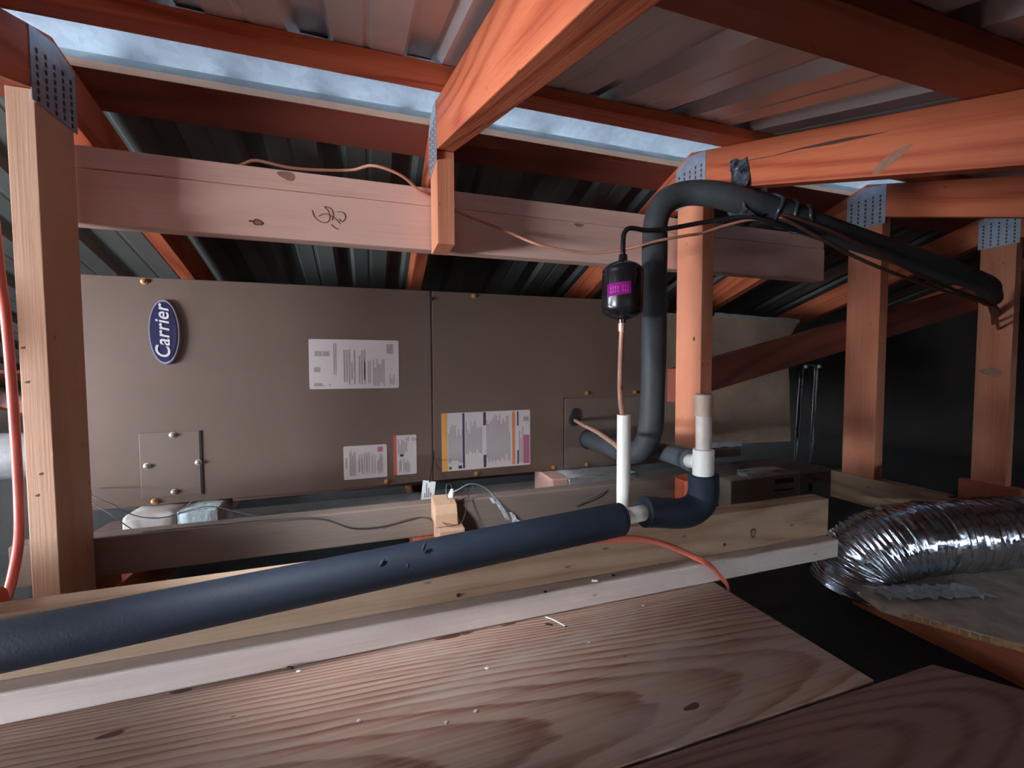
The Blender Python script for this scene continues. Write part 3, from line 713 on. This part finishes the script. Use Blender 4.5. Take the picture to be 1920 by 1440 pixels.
# tag on a string
t = thing('hang_tag', (.134, 1.1, .06), 'white paper tag hanging on a black string at the cabinet seam', 'tag')
prism_xz('card', [(.115,.060),(.147,.052),(.154,.110),(.122,.117)], 1.0985, 1.1, 'white', t, 0)
tube('string', [(.169,1.2485,.16),(.168,1.246,.135),(.155,1.18,.128),(.140,1.10,.121),(.138,1.097,.112)], .0016, 'dark', t, 6, 6)
bm = bmesh.new()
for k in range(4): bm_box(bm, .124+.005*k, .127+.005*k, 1.0981, 1.0985, .072, .072+.012*(1+(k*5) % 3))
o = finish('print_lines', bm, 'ink', t); o['kind'] = 'stuff'
t = thing('wire_splice', (.172, .968, .10), 'small clear connector with wires standing on the offcut', 'connector')
lathe('connector_cap', ((.170, .968, .107), (.173, .968, .126)), [(0,.007),(.5,.0065),(1,.003)], 'clear', t, 12)
tube('wire_tail', [(.172,.968,.125),(.170,.966,.136),(.160,.96,.14),(.157,.955,.125),(.160,.945,.108)], .001, 'wire', t, 6, 5)
# white scrap
bm = bmesh.new(); rr = random.Random(9); G = []
for i in range(7):
    for j in range(5):
        G.append(bm.verts.new((.268+.0085*i+.006*math.sin(j), .935+.011*j-.003*i, .088-.0085*i+.010*math.sin(j*1.7+i)+.004*rr.random())))
for i in range(6):
    for j in range(4): bm.faces.new((G[i*5+j], G[(i+1)*5+j], G[(i+1)*5+j+1], G[i*5+j+1]))
bmesh.ops.solidify(bm, geom=list(bm.faces), thickness=.0012)
o = finish('plastic_scrap', bm, 'white', None); tag(o, 'crumpled white scrap against the runner, right of the offcut', 'scrap')

# ------------------------------------------------------------------ behind: plenum, strap, box, grey duct
t = thing('supply_plenum', (1.25, 1.5, .10), 'tan duct board plenum with foil taped edges behind the orange post', 'duct')
bm = bmesh.new()
F = [(.88,.110),(1.60,.098),(1.565,.50),(1.625,.575),(.88,.592)]
A = [bm.verts.new((x, 1.28, z)) for x, z in F]; B = [bm.verts.new((x, 1.85, z)) for x, z in F]
bm.faces.new(A); bm.faces.new(B[::-1])
for i in range(5): bm.faces.new((A[i], B[i], B[(i+1) % 5], A[(i+1) % 5]))
bmesh.ops.subdivide_edges(bm, edges=list(bm.edges), cuts=4, use_grid_fill=True)
for v in bm.verts: v.co += Vector((random.uniform(-1,1), random.uniform(-1,1), random.uniform(-1,1)))*.002
finish('duct_board', bm, 'ductboard', t)
def foilstrip(x0, z0, x1, z1, wdt, name='foil_tape'):
    bm = bmesh.new(); n = 14; a = []
    d = Vector((x1-x0, 0, z1-z0)).normalized(); pz = Vector((-d.z, 0, d.x))
    for i in range(n+1):
        p = Vector((x0, 1.274, z0)).lerp(Vector((x1, 1.274, z1)), i/n)
        a.append([bm.verts.new(p+pz*wdt*s+Vector((0, random.uniform(-.0015, .0005), random.uniform(-.002, .002)))) for s in (-.5, 0, .5)])
    for i in range(n):
        for k in range(2): bm.faces.new((a[i][k], a[i+1][k], a[i+1][k+1], a[i][k+1]))
    bmesh.ops.solidify(bm, geom=list(bm.faces), thickness=.001)
    return finish(name, bm, 'foiltape', t)
foilstrip(1.20, .588, 1.62, .577, .016); foilstrip(.95, .112, 1.34, .106, .020)
t = thing('duct_hanger', (1.73, 1.32, .2), 'shiny looped strap hanging in the dark right of the plenum', 'strap')
tube('strap', [(1.672,1.32,-.13),(1.680,1.32,.05),(1.695,1.32,.30),(1.702,1.32,.385),(1.722,1.32,.402),(1.765,1.32,.40),(1.782,1.32,.385),(1.78,1.32,.30),(1.768,1.32,.05),(1.765,1.32,-.13)], .009, 'tapedark', t, 10, 6, sx=1, sy=.5)
for p in ((1.702, 1.306, .396), (1.776, 1.306, .396)):
    lathe('rivet', (p, (p[0], p[1]-.006, p[2])), [(0, .008), (1, .006)], 'foiltape', t, 10)
t = thing('cardboard_box', (1.29, 1.22, -.04), 'low brown box with dark printed bar on the floor behind the black elbow', 'box')
box('carton', 1.12, 1.43, 1.105, 1.158, -.131, .024, 'card', t, .003)
box('print_bar', 1.31, 1.395, 1.1035, 1.1045, -.004, .013, 'inkdark', t, 0)
box('print_bar', 1.31, 1.395, 1.1035, 1.1045, -.030, -.024, 'inkdark', t, 0)
lump('plastic_film', 1.20, 1.36, 1.107, 1.156, .025, .045, 'foiltape', t, .006, 8, .004)
t = thing('return_duct', (-1.0, 1.5, .24), 'grey round duct at the left edge behind the pale post', 'duct')
tube('duct_sleeve', [(-.7025,1.42,.185),(-.80,1.42,.185),(-1.1,1.43,.18),(-1.5,1.45,.17)], lambda u: .058+.002*math.sin(u*140), 'greyduct', t, 28, 14)

# ------------------------------------------------------------------ right: foil duct on strand board
t = thing('strand_board', (1.3, .5, -.1), 'rough edged strand board sheet under the foil duct', 'board')
pe = [(.90,.53),(.913,.507),(.935,.475),(.957,.432),(.985,.390),(1.02,.33),(1.07,.25),(1.15,.10),(1.9,.10),(1.9,.70),(1.06,.70),(.95,.66)]
prism_xy('sheet', pe, -.056, -.0435, 'osb', t, .0008)
for i in range(1, 7):
    (xa, ya), (xb, yb) = pe[i], pe[i+1]
    for k in range(4):
        u0 = k/4+.02; u1 = (k+1)/4-.03
        pa = Vector((xa, ya, 0)).lerp(Vector((xb, yb, 0)), u0); pb = Vector((xa, ya, 0)).lerp(Vector((xb, yb, 0)), u1)
        d = (pb-pa).normalized(); nn = Vector((d.y, -d.x, 0)); nn = nn if nn.x < 0 else -nn
        tt = random.uniform(.0008, .003)
        bm = bmesh.new()
        q = [pa-nn*.001, pb-nn*.001, pb+nn*tt, pa+nn*tt*.5]
        A = [bm.verts.new((*p.xy, -.0565)) for p in q]; B = [bm.verts.new((*p.xy, -.0445+random.uniform(-.004, .001))) for p in q]
        bm.faces.new(A[::-1]); bm.faces.new(B)
        for m in range(4): bm.faces.new((A[m], A[(m+1) % 4], B[(m+1) % 4], B[m]))
        finish('edge_strand', bm, 'osb_edge', t)
for x in (1.02, 1.5, 1.85):
    o = box('floor_joist', x, x+.038, .11, .66, -.1316, -.0566, 'red', None, .002, 'Y')
    tag(o, {1.02: 'hidden joist under the cut corner of the strand board', 1.5: 'hidden joist under the middle of the strand board', 1.85: 'hidden joist under the right of the strand board'}[x], 'joist')
path = spline([(1.010,.657,-.085),(1.013,.652,-.055),(1.024,.640,-.012),(1.070,.612,.022),(1.16,.585,.033),(1.30,.556,.035),(1.50,.515,.034),(1.75,.465,.034)], 14)
bm = bmesh.new(); rr = random.Random(11); seg = 72; nP = len(path)
from mathutils import noise as MN
def rad(u):
    i = u*(nP-1)
    base = .0735+.0012*math.sin(i*1.3)
    def f(a):
        b = a+.12*i
        q = Vector((math.cos(b)*1.1+3, math.sin(b)*1.1, i*.42))
        q2 = Vector((math.cos(b)*.9+9, math.sin(b)*.9, i*.95))
        q3 = Vector((math.cos(a)*3.2+1, math.sin(a)*3.2, i*.7))
        return base+.0035*MN.noise(q)+.0055*(abs(MN.noise(q2))-.2)+.0016*MN.noise(q3)
    return f
# denser path for crinkles
pp = []
for i in range(nP-1):
    for k in range(3): pp.append(path[i].lerp(path[i+1], k/3))
pp.append(path[-1]); path = pp; nP = len(path)
bm_tube(bm, path, rad, seg)
for v in bm.verts:
    if v.co.z < -.0425 and v.co.x > 1.03: v.co.z = -.0425+.001*rr.random()
o0 = path[0].copy(); bm.transform(Matrix.Translation(-o0))
t = thing('foil_duct', tuple(o0), 'silver foil flexible duct, crinkled, lying at the right edge', 'duct')
finish('foil_jacket', bm, 'foil', t, Matrix.Translation(o0), smooth=True)
bm = bmesh.new(); G = []; nx, ny = 34, 7
for i in range(nx):
    for j in range(ny):
        x = .925+.20*i/(nx-1)+.0; y0 = .575-.29*(x-.925); y = y0-.045+.05*j/(ny-1)+.004*math.sin(i*1.3)
        G.append(bm.verts.new((x, y, -.0395+.004*abs(math.sin(i*.9+j*.8))+.003*rr.random())))
for i in range(nx-1):
    for j in range(ny-1): bm.faces.new((G[i*ny+j], G[(i+1)*ny+j], G[(i+1)*ny+j+1], G[i*ny+j+1]))
bmesh.ops.solidify(bm, geom=list(bm.faces), thickness=.0008)
finish('foil_skirt', bm, 'foiltape', t)

# ------------------------------------------------------------------ little debris on the boards
def splinter(pts, r, mat, label, name='wood_splinter', cat='splinter'):
    return tag(tube(name, pts, r, mat, None, 6, 4, sy=.6), label, cat)
splinter([(.262,.628,.002),(.270,.615,.003),(.276,.605,.0025),(.281,.594,.003)], .0018, 'paper', 'pale curled splinter on the wide plank by the flat grey board')
splinter([(.255,.612,.0016),(.264,.606,.0016)], .0018, 'dark', 'dark speck beside the pale curled splinter', 'debris_speck', 'speck')
bits = [(-.099,.620,'clear','clear plastic bit against the flat grey board, left of centre'),(.142,.545,'white','white paint fleck near the middle of the wide plank'),
        (-.02,.509,'paper','pale chip toward the front left of the wide plank'),(.111,.480,'paper','pale fleck at the front centre of the wide plank'),
        (.299,.549,'paper','pale fleck on the wide plank right of the middle'),(.432,.606,'paper','small chip on the wide plank near its right end'),
        (.075,.475,'paper','tiny pale chip low on the wide plank')]
for x, y, m, lb in bits:
    bm = bmesh.new(); bmesh.ops.create_icosphere(bm, subdivisions=1, radius=.0028)
    for v in bm.verts: v.co = Vector((v.co.x*random.uniform(.8, 1.5), v.co.y*random.uniform(.5, 1), v.co.z*.45))
    tag(finish('debris_bit', bm, m, None, Matrix.Translation((x, y, .0012))), lb, 'debris')
splinter([(-.114,.6285,.004),(-.106,.6255,.004)], .0022, 'dark', 'dark nail stub at the foot of the flat grey board', 'nail', 'nail')
splinter([(.352,.640,.0415),(.362,.636,.0415)], .0032, 'clear', 'clear plastic bead on the flat grey board below the black pipe', 'plastic_bead', 'bead')
for x, z in ((.125, .047), (.652, .056)):
    lathe('nail_head', ((x, .6571, z), (x, .6545, z)), [(0, .0028), (.6, .003), (1, .002)], 'dark', bpy.data.objects['kerb_board'], 10)
for x, y in ((.265, .637), (.40, .650)):
    lathe('nail_head', ((x, y, .0375), (x, y, .0395)), [(0, .003), (.6, .003), (1, .002)], 'dark', bpy.data.objects['flat_rail'], 10)
bm = bmesh.new(); rr = random.Random(3)
bmesh.ops.create_icosphere(bm, subdivisions=2, radius=.012)
for v in bm.verts: v.co *= rr.uniform(.6, 1.15)
tag(finish('foil_scrap', bm, 'foil', None, Matrix.Translation((-.155, .80, -.118))), 'crumpled shiny scrap in the dark gap behind the boards', 'scrap')

# added panel outside the view, put there to shade the near floor
t = thing('shade_panel', (-.5, .1, 0), 'added unseen panel beside the viewpoint that shades the near floor', 'panel')
box('panel', -.47, -.455, -.6, .43, .0004, .53, 'osb', t, .001, 'Y')

# ------------------------------------------------------------------ knots, cracks and marks in the timber
MT['knotdark'] = paint('dark_knot_ring', (.09, .035, .025), .6)
MT['knotbrown'] = paint('brown_knot_core', (.30, .14, .09), .6, 0, .2, 120)
def knot(parent, c, nrm, long_, ra, rb, core=True, outer='knotdark'):
    c = Vector(c); n = Vector(nrm); a = Vector(long_).normalized(); b = n.cross(a)
    for name, f, m, h in (('knot', 1, outer, .0004), ('knot_core', .66, 'knotbrown', .0007)):
        if name == 'knot_core' and not core: continue
        bm = bmesh.new(); A = []; B = []
        for k in range(16):
            t = 2*math.pi*k/16; rr = f*(1+.12*math.sin(3*t+c.x*50))
            p = a*math.cos(t)*ra*rr+b*math.sin(t)*rb*rr
            A.append(bm.verts.new(p-n*.0006)); B.append(bm.verts.new(p+n*h))
        bm.faces.new(A[::-1]); bm.faces.new(B)
        for k in range(16): bm.faces.new((A[k], A[(k+1) % 16], B[(k+1) % 16], B[k]))
        finish(name, bm, m, parent, Matrix.Translation(c))
def kids(root, base): return [c for c in root.children if c.name.split('.')[0] == base]
O = bpy.data.objects
beam = O['cross_beam']; lower = kids(beam, 'lower_board')[0]; upper = kids(beam, 'upper_board')[0]
FY = (0, -1, 0)
knot(lower, (-.211, 1.003, .700), FY, (1, 0, -.1), .010, .0062)
knot(lower, (-.223, 1.003, .7015), FY, (1, 0, 0), .005, .002, False)
knot(upper, (-.156, 1.003, .800), FY, (1, 0, -.2), .017, .0085, False, 'knotbrown')
knot(lower, (.511, 1.003, .7635), FY, (1, 0, 0), .014, .004, False, 'knotbrown')
def mark(parent, pts, r=.0007):
    tube('ink_mark', [(x, 1.0027, z) for x, z in pts], r, 'knotdark', parent, 5, 5)
mark(lower, [(-.110,.735),(-.106,.722),(-.095,.713),(-.083,.712),(-.076,.722),(-.079,.737),(-.086,.745),(-.074,.742),(-.069,.730),(-.072,.718)])
mark(lower, [(-.098,.724),(-.086,.730),(-.076,.728),(-.064,.721),(-.056,.712)])
mark(lower, [(-.062,.736),(-.050,.737),(-.045,.727),(-.051,.717),(-.058,.722)])
mark(lower, [(-.074,.709),(-.067,.703),(-.060,.700)])
tc = [o for o in O if o.name.startswith('roof_truss') and abs(o.location.x-XC) < .01][0]
raf = kids(tc, 'near_rafter')[0]; post = kids(tc, 'king_post')[0]
FX = (-1, 0, 0); dirR = (0, -1, -SL)
def crack(parent, pts, mat='knotdark', name='crack'):
    bm = bmesh.new(); up = []; dn = []
    for y, z, wd in pts:
        up.append((y, z+wd/2)); dn.append((y, z-wd/2))
    def V(x, p): return bm.verts.new((x, p[0], p[1]))
    for i in range(len(pts)-1):
        q = [up[i], up[i+1], dn[i+1], dn[i]]
        A = [V(XC-.0005, p) for p in q]; B = [V(XC+.002, p) for p in q]
        bm.faces.new(A); bm.faces.new(B[::-1])
        for k in range(4): bm.faces.new((A[k], B[k], B[(k+1) % 4], A[(k+1) % 4]))
    c = Vector((XC, pts[0][0], pts[0][1])); bm.transform(Matrix.Translation(-c))
    finish(name, bm, mat, parent, Matrix.Translation(c))
crack(raf, [(.846,.885,.0006),(.74,.8535,.0016),(.70,.842,.0012),(.642,.829,.003),(.58,.811,.0065),(.55,.803,.0060),(.51,.791,.002),(.49,.785,.0005)])
knot(raf, (XC, .485, .738), FX, (0, -1, .45), .030, .0085, True, 'knotbrown')
knot(post, (.8064, .925, .475), FX, (0, 0, 1), .006, .004, False)
te = [o for o in O if o.name.startswith('roof_truss') and abs(o.location.x-XE) < .01][0]
knot(kids(te, 'king_post')[0], (2.1634, .95, .375), FX, (0, 1, .1), .032, .016, True, 'knotbrown')
knot(O['kerb_board'], (.725, .657, .070), FY, (0, 0, 1), .010, .007)
fp = O['floor_plank']
for x, y, a_, b_ in ((-.283, .578, .012, .004), (.358, .405, .012, .004)):
    knot(fp, (x, y, 0), (0, 0, 1), (1, .1, 0), a_, b_, False)
for (x, y, l_, w_) in ((.105, .629, .020, .0035), (.132, .6295, .010, .002), (-.235, .629, .012, .003), (.20, .630, .012, .0015)):
    knot(fp, (x, y, 0), (0, 0, 1), (1, 0, 0), l_, w_, False)
ta = [o for o in O if o.name.startswith('roof_truss') and abs(o.location.x-XA) < .01][0]
pa = kids(ta, 'king_post')[0]
for x, z in ((-.527, .44), (-.524, .385), (-.513, .235), (-.519, .20)):
    knot(pa, (x, .9, z), FY, (1, 0, .3), .003, .002, False)

GR = {'roof_truss': 'roof trusses along the ridge', 'purlin': 'roof battens under the sheets', 'debris_bit': 'pale flecks on the wide plank', 'thin_wire': 'thin wires around the cabinet foot',
      'sleeper_block': 'sleeper blocks under the runner', 'floor_plank': 'floor planks', 'nail_head': 'nail heads', 'floor_joist': 'joists under the strand board', 'copper_line': 'thin copper lines', 'support_plank': 'planks under the cabinet'}
for o in O:
    b = o.name.split('.')[0]
    if o.parent is None and b in GR and 'label' in o.keys() and o['label'] != 'bright copper tube dropping from the canister into the white sleeve': o['group'] = GR[b]
